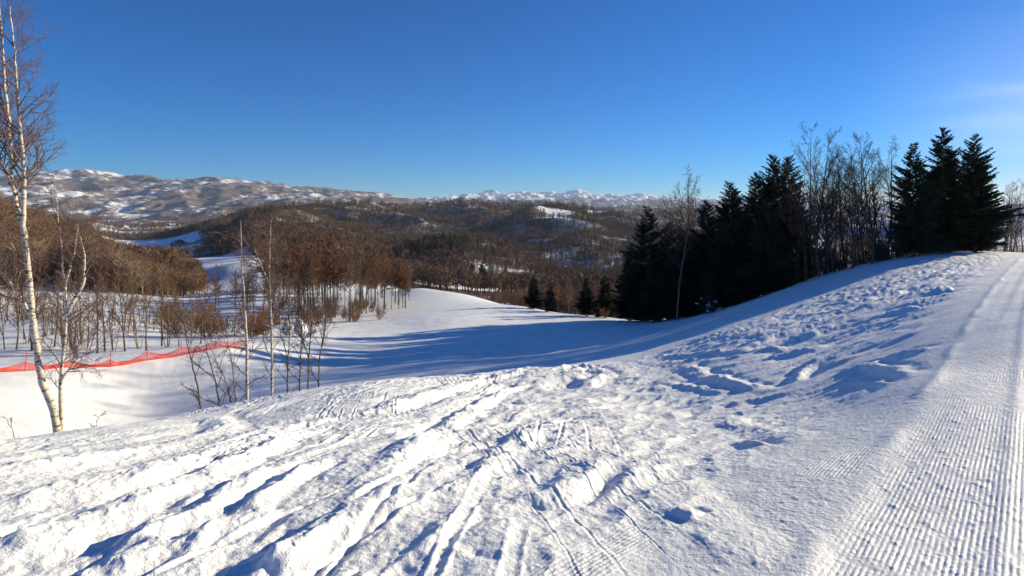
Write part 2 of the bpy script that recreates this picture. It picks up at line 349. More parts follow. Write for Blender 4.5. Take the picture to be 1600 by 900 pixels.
# ------------------------------------------------------------------ mesh helpers
def tag(o, label=None, cat=None, group=None, kind=None):
    if label: o['label'] = label
    if cat: o['category'] = cat
    if group: o['group'] = group
    if kind: o['kind'] = kind
    return o
def np_mesh(name, v, f, m=None, smooth=True):
    v = np.asarray(v, np.float32); f = np.asarray(f, np.int32); k = f.shape[1]
    me = bpy.data.meshes.new(name); me.vertices.add(len(v)); me.vertices.foreach_set('co', v.ravel())
    me.loops.add(f.size); me.loops.foreach_set('vertex_index', f.ravel()); me.polygons.add(len(f))
    me.polygons.foreach_set('loop_start', np.arange(0, f.size, k, dtype=np.int32))
    try: me.polygons.foreach_set('loop_total', np.full(len(f), k, np.int32))
    except Exception: pass
    me.polygons.foreach_set('use_smooth', np.full(len(f), smooth, bool))
    me.update(calc_edges=True); me.validate()
    if m: me.materials.append(m)
    return me
def link(name, me, parent=None, loc=None):
    o = bpy.data.objects.new(name, me); COL.objects.link(o)
    if parent: o.parent = parent
    if loc is not None: o.location = loc
    return o
def empty(name, loc, rz=0, sc=1):
    o = bpy.data.objects.new(name, None); COL.objects.link(o); o.location = loc; o.rotation_euler = (0,0,rz); o.scale = (sc,)*3
    o.empty_display_size = .3
    return o
def dup(root, loc, rz=0, sc=1, label=None, cat=None, group=None, tilt=(0,0)):
    r = root.copy(); COL.objects.link(r); r.location = loc; r.rotation_euler = (tilt[0], tilt[1], rz)
    r.scale = sc if isinstance(sc, tuple) else (sc,)*3
    for ch in list(root.children):
        c = ch.copy(); COL.objects.link(c); c.parent = r
        for g in ch.children:
            d = g.copy(); COL.objects.link(d); d.parent = c
    return tag(r, label, cat, group)
def add_attr(me, name, vals):
    a = me.attributes.new(name, 'FLOAT', 'POINT'); a.data.foreach_set('value', np.asarray(vals, np.float32))
def grid_faces(nu, nv):
    i = np.arange(nu*nv).reshape(nu, nv)
    return np.stack([i[:-1,:-1].ravel(), i[1:,:-1].ravel(), i[1:,1:].ravel(), i[:-1,1:].ravel()], 1)
class MB:
    def __init__(s): s.v = []; s.f = []; s.n = 0
    def add(s, v, f):
        s.v.append(np.asarray(v, float)); s.f.append(np.asarray(f, int)+s.n); s.n += len(v)
    def tube(s, pts, rad, k=3):
        pts = np.asarray(pts, float); rad = np.asarray(rad, float); m = len(pts)
        d = np.gradient(pts, axis=0); d /= np.linalg.norm(d, axis=1)[:,None]+1e-9
        ref = np.array([0,0,1.]) if abs(d[0][2]) < .9 else np.array([1.,0,0])
        a = np.cross(d, ref); a /= np.linalg.norm(a, axis=1)[:,None]+1e-9; b = np.cross(d, a)
        t = np.arange(k)*2*math.pi/k
        v = pts[:,None]+rad[:,None,None]*(np.cos(t)[None,:,None]*a[:,None]+np.sin(t)[None,:,None]*b[:,None])
        i = np.arange(m*k).reshape(m, k); j = np.roll(i, -1, axis=1)
        q = np.stack([i[:-1].ravel(), j[:-1].ravel(), j[1:].ravel(), i[1:].ravel()], 1)
        s.add(v.reshape(-1,3), q)
    def box(s, c, sz):
        c = np.array(c); h = np.array(sz)/2
        v = [c+h*np.array(k) for k in ((-1,-1,-1),(1,-1,-1),(1,1,-1),(-1,1,-1),(-1,-1,1),(1,-1,1),(1,1,1),(-1,1,1))]
        s.add(v, [(3,2,1,0),(4,5,6,7),(0,1,5,4),(1,2,6,5),(2,3,7,6),(3,0,4,7)])
    def mesh(s, name, m, smooth=True):
        return np_mesh(name, np.concatenate(s.v), np.concatenate(s.f), m, smooth)

# ------------------------------------------------------------------ ground sheet (near), hills, mountains
th = np.radians(np.linspace(-56, 60, 1650))
rows = np.concatenate([1/np.linspace(1/1.7, 1/30.0, 1000)[:-1], np.exp(np.linspace(math.log(30), math.log(230), 150))])
TT, RR = np.meshgrid(th, rows, indexing='ij'); X = RR*np.sin(TT); Y = RR*np.cos(TT)
Z = base(X.ravel(), Y.ravel())+detail(X.ravel(), Y.ravel())
me = np_mesh('snow_ground', np.stack([X.ravel(), Y.ravel(), Z], 1), grid_faces(*TT.shape)[:, ::-1], SNOW)
ground = link('snow_ground', me); tag(ground, kind='structure')
# behind and beside the camera, coarser
th2 = np.radians(np.linspace(60, 360-56, 160)); rows2 = np.exp(np.linspace(math.log(1.7), math.log(230), 90))
TT, RR = np.meshgrid(th2, rows2, indexing='ij'); X = RR*np.sin(TT); Y = RR*np.cos(TT)
Z = base(X.ravel(), Y.ravel())
me = np_mesh('snow_ground', np.stack([X.ravel(), Y.ravel(), Z], 1), grid_faces(*TT.shape)[:, ::-1], SNOW)
o = link('snow_ground', me); tag(o, kind='structure')
th3 = np.linspace(0, 2*math.pi, 60); rows3 = np.array([.02,.6,1.2,1.72])
TT, RR = np.meshgrid(th3, rows3, indexing='ij'); X = RR*np.sin(TT); Y = RR*np.cos(TT); Z = base(X.ravel(), Y.ravel())-.02
o = link('snow_ground', np_mesh('snow_ground', np.stack([X.ravel(), Y.ravel(), Z], 1), grid_faces(*TT.shape)[:, ::-1], SNOW)); tag(o, kind='structure')

def rect(px, py, x0, x1, y0, y1, s=6):
    return ss(px, x0-s, x0+s)*(1-ss(px, x1-s, x1+s))*ss(py, y0-s*.4, y0+s*.4)*(1-ss(py, y1-s*.4, y1+s*.4))
def wooded(x, y, z):
    """how wooded a place is: 0 open snow, 1 closed wood. Clearings are given by bearing and distance."""
    r = np.hypot(x, y); b = np.where(y > 1, x/np.maximum(y, 1), 9)*F+800; d = y
    wv = np.ones(x.shape)*.86+.20*fbm(x/170, y/170, 3, 201)
    def clr(b0, b1, d0, d1, sb=10, sdist=.06):
        return ss(b, b0-sb, b0+sb)*(1-ss(b, b1-sb, b1+sb))*ss(d, d0*(1-sdist), d0*(1+sdist))*(1-ss(d, d1*(1-sdist), d1*(1+sdist)))
    wob = 18*fbm(x/60, y/60, 2, 203); b = b+wob
    o = clr(150, 318, 560, 1010)                 # valley meadow
    o = np.maximum(o, clr(135, 330, 1300, 3000)*.85*ss(fbm(x/200, y/120, 3, 207), -.3, .25))
    o = np.maximum(o, clr(285, 400, 215, 520, 8))           # run-out seen left of the grove
    o = np.maximum(o, clr(330, 385, 110, 260, 6)*.9)
    o = np.maximum(o, clr(846, 895, 1010, 1150, 6, .02))     # hilltop clearing
    o = np.maximum(o, clr(918, 955, 1190, 1300, 5, .02))
    o = np.maximum(o, clr(420, 640, 60, 330, 8)*.9)
    o = np.maximum(o, clr(680, 860, 300, 385, 8)*.7)
    o = np.maximum(o, clr(735, 830, 400, 500, 10)*.42)
    o = np.maximum(o, clr(830, 960, 640, 860, 10)*.12)
    o = np.maximum(o, clr(-100, 300, 0, 112, 30))
    o = np.maximum(o, clr(1235, 3000, 260, 4500, 12))
    return np.clip(wv*(1-o)-.10*o, -.6, 1.3)
HM = ground_far_mat('hillside', (.12,.09,.07), (.17,.13,.10), .22, .85, .03)
th = np.radians(np.linspace(-58, 62, 560)); rows = np.exp(np.linspace(math.log(222), math.log(4300), 520))
TT, RR = np.meshgrid(th, rows, indexing='ij'); X = (RR*np.sin(TT)).ravel(); Y = (RR*np.cos(TT)).ravel(); Z = base(X, Y)
Z = Z-.25*(1-ss(np.hypot(X, Y), 225, 245))
me = np_mesh('hills', np.stack([X, Y, Z], 1), grid_faces(*TT.shape)[:, ::-1], HM)
add_attr(me, 'wooded', wooded(X, Y, Z)*.9+.0); o = link('hills', me); tag(o, kind='structure')
MM = ground_far_mat('mountainside', (.13,.10,.095), (.20,.16,.145), .26, .60, .018)
th = np.radians(np.linspace(-58, 62, 900)); rows = np.exp(np.linspace(math.log(4200), math.log(17500), 330))
TT, RR = np.meshgrid(th, rows, indexing='ij'); X = (RR*np.sin(TT)).ravel(); Y = (RR*np.cos(TT)).ravel(); Z = base(X, Y)
me = np_mesh('mountains', np.stack([X, Y, Z], 1), grid_faces(*TT.shape)[:, ::-1], MM)
hgt = Z; R_ = np.hypot(X, Y)
wd = .60+.06*(R_ < 8500)+.45*fbm(X/700, Y/700, 5, 301, .6)
wd = wd-ss(hgt, 260, 420)*.22*(R_ < 8500)-ss(hgt, 90, 260)*.75*(R_ >= 8500)
wd = wd-.9*ss(X/np.maximum(Y, 1)*F+800, 1180, 1260)
add_attr(me, 'wooded', np.clip(wd, -.4, 1.3)); o = link('mountains', me); tag(o, kind='structure')
# the plain far behind the viewer, one coarse sheet so the land goes on all round
me = np_mesh('ground', [(-16000,-16000,-160),(16000,-16000,-160),(16000,17000,-160),(-16000,17000,-160)], [(0,1,2,3)], HM)
add_attr(me, 'wooded', [.7]*4); o = link('ground', me); tag(o, kind='structure')

# ------------------------------------------------------------------ woods seen as one mass
def bare_template(rng, nb=30, wdt=.022):
    v = []; f = []; c = []
    def tri(a, b, w_, col):
        a = np.array(a); b = np.array(b); d = b-a; s_ = np.cross(d, rng.normal(size=3)); s_ /= np.linalg.norm(s_)+1e-9
        k = len(v); v.extend([a-s_*w_, a+s_*w_, b]); f.append((k, k+1, k+2)); c.extend([col]*3)
    tri((0,0,-.05), (rng.uniform(-.04,.04), rng.uniform(-.04,.04), .9), .018, 0); tri((0,0,-.05), (0,0,.85), .018, 0)
    for i in range(nb):
        h = rng.uniform(.22, .8); a = rng.uniform(0, 6.283); l = rng.uniform(.16, .42)*(1.15-h*.55); up = rng.uniform(.5, 1.4)
        d = np.array([math.cos(a), math.sin(a), up]); d /= np.linalg.norm(d)
        s0 = np.array([0,0,h])+d*[.12,.12,.0]*rng.uniform(0, 1)
        tri(s0, s0+d*l, wdt*rng.uniform(.5, 1.3), 1)
    return np.array(v), np.array(f), np.array(c)
def conifer_template(rng, nb=44):
    v = []; f = []; c = []
    for i in range(nb):
        h = (i/nb)**.9*.9+.06; rr = .24*(1-h)+.02; a = i*2.4+rng.uniform(-.4,.4); rr *= rng.uniform(.75, 1.2)
        p = np.array([0,0,h+.06]); t_ = np.array([math.cos(a)*rr, math.sin(a)*rr, h-.04]); s_ = np.array([-math.sin(a), math.cos(a), 0])*rr*.42
        k = len(v); v.extend([p, t_-s_, t_+s_]); f.append((k, k+1, k+2)); c.extend([2]*3)
    return np.array(v), np.array(f), np.array(c)
def mass(name, label, cat, pts, hts, tmpls, cols, seed, mname, wvar=.25):
    rng = np.random.default_rng(seed); VV = []; FF = []; CC = []; nn = 0
    which = rng.integers(0, len(tmpls), len(pts))
    for k, (tv, tf, tcl) in enumerate(tmpls):
        idx = np.nonzero(which == k)[0]
        if not len(idx): continue
        a = rng.uniform(0, 6.283, len(idx)); h = hts[idx]; wv = h*rng.uniform(1-wvar, 1+wvar*1.6, len(idx))
        ca, sa = np.cos(a), np.sin(a)
        vx = (tv[None,:,0]*ca[:,None]-tv[None,:,1]*sa[:,None])*wv[:,None]+pts[idx,0][:,None]
        vy = (tv[None,:,0]*sa[:,None]+tv[None,:,1]*ca[:,None])*wv[:,None]+pts[idx,1][:,None]
        vz = tv[None,:,2]*h[:,None]+pts[idx,2][:,None]
        VV.append(np.stack([vx, vy, vz], -1).reshape(-1,3)); m_ = len(tv)
        FF.append((tf[None]+(np.arange(len(idx))*m_)[:,None,None]).reshape(-1,3)+nn); nn += m_*len(idx)
        ci = rng.integers(0, len(cols), len(idx)); base_c = np.array(cols)[ci]*rng.uniform(.75, 1.3, (len(idx),1))
        CC.append(np.repeat(base_c[:,None,:], m_, 1).reshape(-1,3))
    me = np_mesh(name, np.concatenate(VV), np.concatenate(FF), mat(mname, rough=.9, attr='tint', spec=.1), False)
    at = me.color_attributes.new('tint', 'FLOAT_COLOR', 'POINT'); cc = np.concatenate(CC)
    at.data.foreach_set('color', np.concatenate([cc, np.ones((len(cc),1))], 1).astype(np.float32).ravel())
    o = link(name, me); tag(o, label, cat, kind='stuff'); return o
def scatter(nc, b0, b1, d0, d1, seed, thr=.5, pw=1.0):
    """points by bearing and distance, thinned by how wooded the place is; spacing grows slowly with distance"""
    rng = np.random.default_rng(seed); b = rng.uniform(b0, b1, nc); u = rng.uniform(0, 1, nc)
    d = (d0**pw+(d1**pw-d0**pw)*u)**(1/pw)
    x = (b-800)/F*d; z = base(x, d); wv = wooded(x, d, z)
    k = wv+rng.uniform(-.25, .25, nc) > thr
    return np.stack([x, d, z], 1)[k]
rg = np.random.default_rng(5)
TB = [bare_template(rg, 44, .015) for _ in range(8)]; TBL = [bare_template(rg, 22, .034) for _ in range(6)]; TC = [conifer_template(rg) for _ in range(3)]
TBN = [bare_template(rg, 190, .0045) for _ in range(8)]
BR = [(.22,.12,.07), (.19,.115,.075), (.23,.135,.08), (.16,.115,.08), (.24,.18,.12)]
BG = [(.135,.088,.056), (.17,.10,.06), (.11,.08,.06), (.19,.125,.08)]
# left hillside wood
rng = np.random.default_rng(11); nb_ = 8000
b = rng.uniform(-260, 318, nb_); d = np.sqrt(rng.uniform(98**2, 290**2, nb_)); x = (b-800)/F*d; z = base(x, d)
py = HOR-z/d*F; lim = 108+.0*b+8*fbm(x/20, d/20, 2, 9)
k = (d > lim+np.maximum(0, (b-150))*.10) & (b < 325-np.maximum(0, d-200)*.25)
pts = np.stack([x, d, z], 1)[k]; hts = rng.uniform(6.5, 11.0, len(pts))*(1-.45*ss(b[k], 120, 320))
mass('bare_wood', 'rust brown bare wood covering the near hillside at the left', 'wood', pts, hts, TBN, BR, 12, 'twigs_rust')
# brush in the dip right behind the piste
b = rng.uniform(655, 1000, 1500); ed = np.interp(b, [655,680,720,820,940,1000], [185,165,140,106,90,84]); d = ed+4+rng.uniform(0, 1, 1500)**1.1*(260-ed)
x = (b-800)/F*d; pts = np.stack([x, d, base(x, d)-.2], 1); hts = rng.uniform(3.5, 6.5, 1500)*np.interp(b, [655,760,800,880,1000], [.35,.35,.7,1.1,1.3])
mass('bare_wood', 'dark brown brush in the dip just beyond the end of the piste', 'wood', pts, hts, TBN, BG, 13, 'twigs_brown')
# woods on the hills beyond the valley
p1 = scatter(44000, -150, 1500, 235, 1250, 21, .42, 1.6); h1 = np.random.default_rng(3).uniform(7, 13, len(p1))
mass('bare_wood', 'brown leafless wood over the hills in the middle distance', 'wood', p1, h1, TB, BG, 22, 'twigs_brown')
p2 = scatter(26000, -150, 1500, 1150, 3400, 23, .42, 1.4); h2 = np.random.default_rng(4).uniform(12, 19, len(p2))
mass('bare_wood', 'grey brown leafless wood on the farther ridges', 'wood', p2, h2, TBL, BG, 24, 'twigs_brown')
def blob(bc, bs, dc, ds, nn, seed):
    g = np.random.default_rng(seed); b = g.normal(bc, bs, nn); d = np.abs(g.normal(dc, ds, nn)); x = (b-800)/F*d
    return np.stack([x, d, base(x, d)], 1)
pc = np.concatenate([blob(705, 26, 560, 35, 160, 1), blob(660, 18, 540, 25, 50, 2), blob(840, 30, 1500, 80, 200, 3), blob(1010, 70, 1180, 40, 160, 4),
    blob(300, 20, 1150, 50, 60, 5), blob(780, 90, 1650, 60, 220, 6), blob(600, 60, 1000, 120, 40, 7), blob(730, 40, 410, 22, 16, 8), blob(500, 50, 700, 90, 50, 9), blob(900,50,700,90,30,10), blob(460,20,1120,30,30,11)])
mass('conifer_wood', 'dark green conifer patches on the far brown hills', 'wood', pc, np.random.default_rng(6).uniform(9, 15, len(pc)), TC, [(.022,.034,.022),(.03,.04,.026)], 25, 'needles_far', .15)

# ------------------------------------------------------------------ trees one can tell apart
BARK = mat('bark_dark', (.075,.058,.045), .9, col2=(.14,.115,.09), scale=9, bump=.01, bscale=30)
BARKL = mat('bark_tan', (.16,.125,.09), .9, col2=(.28,.225,.165), scale=7, bump=.01, bscale=30)
TWIG = mat('twig_brown', (.13,.075,.048), .85, col2=(.19,.11,.065), scale=2)
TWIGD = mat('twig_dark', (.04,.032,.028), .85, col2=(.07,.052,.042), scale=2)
RUST = mat('twig_rust', (.20,.085,.04), .85, col2=(.26,.12,.06), scale=2)
RUSTD = mat('twig_russet', (.13,.062,.034), .85, col2=(.18,.09,.05), scale=2)
GREYT = mat('twig_grey', (.12,.095,.075), .85, col2=(.17,.135,.105), scale=2)
def birch_mat():
    m = mat('birch_bark', (.7,.66,.6), .7); t = m.node_tree; b = t.nodes['Principled BSDF']
    tcn = t.nodes.new('ShaderNodeTexCoord'); mp = t.nodes.new('ShaderNodeMapping'); mp.inputs['Scale'].default_value = (9, 9, 26)
    nz = t.nodes.new('ShaderNodeTexNoise'); nz.inputs['Scale'].default_value = 1; nz.inputs['Detail'].default_value = 4
    t.links.new(tcn.outputs['Object'], mp.inputs[0]); t.links.new(mp.outputs[0], nz.inputs['Vector'])
    rp = t.nodes.new('ShaderNodeValToRGB'); e = rp.color_ramp.elements; e[0].position = .36; e[0].color = (.07,.05,.04,1); e[1].position = .46; e[1].color = (.50,.43,.35,1)
    x = e.new(.7); x.color = (.62,.56,.48,1)
    t.links.new(nz.outputs[0], rp.inputs[0]); t.links.new(rp.outputs[0], b.inputs['Base Color']); return m
BIRCH = birch_mat()
NEED = mat('needles', (.018,.027,.015), .8, col2=(.038,.050,.027), scale=3)
def spline(p, m=14):
    p = np.asarray(p, float)
    if len(p) < 3: t = np.linspace(0, 1, m)[:,None]; return p[0]*(1-t)+p[-1]*t
    s_ = np.concatenate([[0], np.cumsum(np.linalg.norm(np.diff(p, axis=0), axis=1))]); u = np.linspace(0, s_[-1], m)
    q = np.stack([np.interp(u, s_, p[:,i]) for i in range(3)], 1)
    for _ in range(2): q[1:-1] = (q[:-2]+2*q[1:-1]+q[2:])/4
    return q
def limb(rng, p, d, l, up=.25, wob=.18, m=5):
    pts = [np.array(p)]; d = np.array(d, float); d /= np.linalg.norm(d)
    for i in range(m):
        pts.append(pts[-1]+d*l/m); d = d+rng.normal(0, wob, 3)+np.array([0,0,up]); d /= np.linalg.norm(d)
    return np.array(pts)
def sprout(rng, mb, stem, rads, n1, l1, t0=.3, ang=.8, n2=6, n3=4, rmin=.006, up=.2, taper=True):
    """limbs, side branches and twigs along a stem"""
    m = len(stem)
    for i in range(n1):
        t = t0+(1-t0)*(i+rng.uniform(0, 1))/n1; t = min(t, .985); k = t*(m-1); a = int(k); f_ = k-a
        p = stem[a]*(1-f_)+stem[min(a+1, m-1)]*f_; r = rads[a]*(1-f_)+rads[min(a+1, m-1)]*f_
        ax = stem[min(a+1, m-1)]-stem[max(a-1, 0)]; ax /= np.linalg.norm(ax)+1e-9
        o = rng.normal(size=3); o -= ax*o.dot(ax); o /= np.linalg.norm(o)
        an = ang*rng.uniform(.7, 1.25); d = ax*math.cos(an)+o*math.sin(an)
        l = l1*rng.uniform(.6, 1.15)*((1.12-t) if taper else .8)+.06*l1
        q = limb(rng, p, d, l, up*.5, .13, 6); r0 = max(min(r*.62, l*.017+rmin), rmin)
        mb.tube(q, np.linspace(r0, rmin*.8, len(q)), 4 if r0 > .02 else 3)
        for j in range(n2):
            s_ = .22+.78*(j+rng.uniform(0,1))/n2; s_ = min(s_, .99); kk = s_*(len(q)-1); b_ = int(kk); pp = q[b_]*(1-(kk-b_))+q[min(b_+1, len(q)-1)]*(kk-b_)
            d2 = (q[-1]-q[0])/l+rng.normal(0, .55, 3); l2 = l*rng.uniform(.25, .5)*(1.25-s_*.7)
            q2 = limb(rng, pp, d2, l2, up*.5, .2, 3); mb.tube(q2, np.linspace(max(r0*.45, rmin), rmin*.7, len(q2)), 3)
            for k3 in range(n3):
                s3 = rng.uniform(.15, 1); kk = s3*(len(q2)-1); b3 = min(int(kk), len(q2)-2); pp = q2[b3]*(1-(kk-b3))+q2[b3+1]*(kk-b3)
                q3 = limb(rng, pp, (q2[-1]-q2[0])/max(l2, .01)+rng.normal(0, .6, 3), l2*rng.uniform(.35, .7), up*.3, .2, 2)
                mb.tube(q3, [rmin*.75, rmin*.6, rmin*.4], 3)
def bare(name, seed, Ht, stems=1, r0=.09, n1=14, l1=.36, t0=.35, ang=.75, n2=6, n3=4, rmin=.008, bark=BARK, twig=TWIG, lean=0, wob=.05, up=.2, spread=.12):
    """builds the parts at the origin; returns an Empty"""
    rng = np.random.default_rng(seed); root = empty(name, (0,0,-500)); tr = MB(); cr_ = MB()
    for s_ in range(stems):
        a = rng.uniform(0, 6.283); sp = (spread*rng.uniform(.5, 1.2) if stems > 1 else lean); h = Ht*(1 if s_ == 0 else rng.uniform(.7, .97))
        m = 12; z = np.linspace(-.25, h, m); t = np.linspace(0, 1, m)
        wx = np.cumsum(rng.normal(0, wob, m))*.3*h/6; wy = np.cumsum(rng.normal(0, wob, m))*.3*h/6
        st = np.stack([math.cos(a)*sp*h*t**.8+wx+(.05*math.cos(a) if stems > 1 else 0), math.sin(a)*sp*h*t**.8+wy+(.05*math.sin(a) if stems > 1 else 0), z], 1)
        rr = r0*(1-t*.93)*(1+.5*np.exp(-t*22))*(1 if stems == 1 else rng.uniform(.6, .9))
        st = spline(st, 20); rr = np.interp(np.linspace(0,1,20), t, rr); tr.tube(st, rr, 7)
        sprout(rng, cr_, st, rr, n1, l1*h, t0, ang, n2, n3, rmin, up)
    link('trunk', tr.mesh('trunk', bark), root); link('crown', cr_.mesh('crown', twig), root)
    return root
def drawn(name, loc_y, stems, seed, l1, n1, bark, twig, n2=6, n3=4, rmin=.005, t0=.3, ang=.8, up=.1, label=None, cat='tree', group=None, depth=.25, base_pt=None):
    """a tree whose stems follow the photo: each stem is ([(column,row)...], start radius, end radius, twigged from)"""
    rng = np.random.default_rng(seed); bp = base_pt or stems[0][0][0]; bx = pix(bp[0], loc_y); bz = H1(bx, loc_y)
    root = empty(name, (bx, loc_y, bz)); tr = MB(); cr_ = MB(); offs = {}
    for si, (pl, ra, rb, tw) in enumerate(stems):
        y0 = offs.get(tuple(pl[0]), 0); dy = rng.uniform(-depth, depth)
        pp = []
        for i, (a, b) in enumerate(pl):
            dd = y0+dy*i/max(1, len(pl)-1); yy = loc_y+dd; pp.append((pix(a, yy)-bx, dd, -(b-HOR)/F*yy-bz)); offs[tuple((a, b))] = dd
        if si == 0: pp[0] = (pp[0][0], pp[0][1], -.3)
        st = spline(pp, 26); st[1:-1] += rng.normal(0, .006, (24,3)); rr = np.linspace(ra, rb, 26)*(1+.12*rng.normal(size=26)*.5)
        tr.tube(st, rr, 8)
        if tw is not None: sprout(rng, cr_, st, rr, int(n1*(1-tw)+1), l1, tw, ang, n2, n3, rmin, up, taper=False)
    link('trunk', tr.mesh('trunk', bark), root); link('crown', cr_.mesh('crown', twig), root)
    return tag(root, label, cat, group)
# tall twin birch at the left edge
BTW = mat('twig_birch', (.12,.075,.07), .8, col2=(.19,.12,.10), scale=3)
drawn('birch_tree', 9.6, [([(94,684),(84,632),(66,603),(61,570),(52,505),(45,425),(35,352)], .060, .042, None),
    ([(35,352),(18,290),(14,200),(6,110),(0,30),(-6,-60)], .036, .008, .10), ([(35,352),(39,285),(33,215),(28,150),(22,80),(16,10)], .038, .008, .10),
    ([(52,505),(28,455),(0,425),(-30,380)], .03, .010, .2),([(18,290),(0,250),(-20,190)], .025,.008,.2)], 31, 1.15, 38, BIRCH, BTW, 9, 6, .0026, up=.12,
    label='tall white birch with two forked stems rising out of the top of the picture', depth=.35)
drawn('birch_tree', 9.9, [([(98,684),(94,596),(98,560),(105,490),(101,448),(96,390),(92,340),(90,325),(86,290)], .042, .004, .25),
    ([(105,490),(118,465),(131,445),(132,400),(120,350)], .03, .008, .15), ([(101,448),(115,400),(122,350)], .022, .006, .2), ([(94,596),(120,560),(150,545)], .018,.005,.2)], 32, .7, 24, BIRCH, BTW, 7, 5, .0026,
    label='shorter pale birch growing at the foot of the tall twin birch', depth=.25)
drawn('birch_tree', 15.2, [([(387,640),(386,560),(384,500),(379,430),(377,385),(376,345)], .056, .006, .2), ([(384,500),(372,465),(362,452)], .02, .006, .2)], 33, .85, 26, BIRCH, BTW, 7, 5, .004,
    label='slim white birch by the end of the red net', depth=.2)
drawn('birch_tree', 16.0, [([(425,632),(425,570),(424,500),(421,445),(422,390),(424,345)], .052, .006, .25), ([(421,445),(408,415),(398,388)], .026, .008, .15), ([(424,500),(436,470),(440,440)], .018,.006,.1)], 34, .8, 26, BIRCH, BTW, 7, 5, .004,
    label='slim white birch with a fork to the left, right of the red net', depth=.2)
# dark saplings on the bank behind the crest
for i, (bx, tx, ty, lb) in enumerate([(448,452,470,'thin dark sapling just right of the forked birch'),(467,470,440,'thin dark sapling in front of the snowy bushes'),
    (480,486,420,'tallest dark sapling of the clump on the shaded bank'),(497,512,470,'rightmost dark sapling on the shaded bank')]):
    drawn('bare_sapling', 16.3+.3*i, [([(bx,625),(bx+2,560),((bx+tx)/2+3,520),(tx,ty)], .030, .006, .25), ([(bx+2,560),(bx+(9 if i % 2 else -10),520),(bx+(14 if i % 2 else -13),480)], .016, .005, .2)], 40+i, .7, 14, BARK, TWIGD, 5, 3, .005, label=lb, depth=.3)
for i, (pl, lb) in enumerate([([(324,652),(310,610),(298,560),(289,520),(284,480)],'dark leaning bare tree nearest the snow crest, left of the birches'),
    ([(350,645),(338,600),(326,560),(318,520)],'thin bare stem leaning left over the shaded gully'),
    ([(372,640),(355,600),(338,565),(325,535)],'pale bare stem leaning left beside the slim birch'),
    ([(374,640),(366,600),(362,560),(352,520)],'pale upright bare stem just left of the slim birch'),
    ([(160,690),(152,668),(150,655)],'tiny bare twig poking from the snow near the twin birch'),
    ([(35,700),(20,670),(5,650)],'tiny bare twig bending left at the picture edge')]):
    drawn('bare_sapling', (14.2, 14.6, 15.0, 15.1, 11.0, 10.5)[i], [(pl, .03 if i < 4 else .01, .006 if i < 4 else .003, .2)], 50+i, .8 if i < 4 else .25, 12 if i < 4 else 5, BARKL if i in (2, 3) else BARK, TWIGD if i < 2 else BTW, 5, 3, .0045, label=lb, depth=.3)

# prototypes (first use moves the prototype, later uses copy it)
protos = {}
def proto(key, fn, k): protos[key] = [fn(i) for i in range(k)]
used = set()
def put(key, px, Y, sc, seed, label, cat, group=None, z=None, tilt=(0,0)):
    rng = random.Random(seed); r = protos[key][rng.randrange(len(protos[key]))]
    x = pix(px, Y); loc = (x, Y, H1(x, Y) if z is None else z); rz = rng.uniform(0, 6.283)
    if r.name in used: o = dup(r, loc, rz, sc, label, cat, group, tilt)
    else:
        used.add(r.name); r.location = loc; r.rotation_euler = (tilt[0], tilt[1], rz); r.scale = (sc,)*3 if not isinstance(sc, tuple) else sc; o = tag(r, label, cat, group)
    if group is None and 'group' in o.keys(): del o['group']
    return o
proto('thin', lambda i: bare('bare_tree', 100+i, 6, 1, .065, 18, .32, .25, .75, 7, 6, .011, BARK, TWIG, .05, .07), 4)
proto('clump', lambda i: bare('bare_tree', 120+i, 5.5, 4, .055, 10, .34, .2, .7, 5, 3, .010, BARKL, TWIG, 0, .07, spread=.2), 3)
proto('grove', lambda i: bare('bare_tree', 140+i, 11, 1, .085, 32, .27, .34, .85, 9, 8, .024, BARK, (RUST, TWIG, GREYT, TWIG, RUSTD)[i], .02, .04), 5)
proto('side', lambda i: bare('bare_tree', 160+i, 8, 1 if i % 2 else 2, .10, 15, .50, .20, .64, 8, 5, .008, BARK, TWIGD, .05, .10), 5)
proto('bush', lambda i: bare('bush', 180+i, 1.7, 9, .018, 7, .5, .1, .7, 4, 3, .009, BARK, RUST if i < 2 else TWIG, 0, .1, spread=.45), 4)
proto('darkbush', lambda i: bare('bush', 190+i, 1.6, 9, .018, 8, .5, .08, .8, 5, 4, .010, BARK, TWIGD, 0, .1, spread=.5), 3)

R1 = random.Random(7)
# trees behind the red net
for i in range(74):
    px = -60+i*5.4+R1.uniform(-6, 6); Y = R1.uniform(36, 60) if i % 3 else R1.uniform(33.5, 40)
    key = 'clump' if R1.random() < .35 else 'thin'
    put(key, px, Y, R1.uniform(.5, 1.0)*(1.0 if px < 130 else .85), 500+i, 'dark bare tree in the loose row behind the red net', 'tree', 'bare trees behind the red net')
# rust coloured bushes behind the end of the net
for i in range(26):
    px = R1.uniform(255, 420); Y = R1.uniform(44, 62)
    put('bush', px, Y, R1.uniform(.9, 1.7), 600+i, 'rust brown bush behind the right end of the red net', 'bush', 'bushes behind the end of the net')
for i in range(44):
    px = R1.uniform(425, 600); Y = R1.uniform(60, 95)
    put('bush', px, Y, R1.uniform(.8, 1.8), 640+i, 'rust brown bush at the near foot of the tall grove', 'bush', 'bushes at the foot of the grove')
# the tall grove left of the sunlit piste
for i in range(150):
    px = R1.uniform(415, 640); Y = 70+R1.random()**.8*72
    if px > 600: Y = max(Y, 88)
    put('grove', px, Y, R1.uniform(.82, 1.12)*(.8+.2*min(1, max(0, (px-420)/70)))*(1-.42*max(0, (px-555)/85)**1.3), 700+i, 'tall bare tree with rusty crown in the grove left of the sunlit piste', 'tree', 'trees of the grove beside the piste')
for i in range(14):
    px = R1.uniform(325, 420); Y = R1.uniform(75, 120)
    put('thin', px, Y, R1.uniform(.9, 1.3), 800+i, 'bare tree between the white run-out and the grove', 'tree', 'bare trees left of the grove')

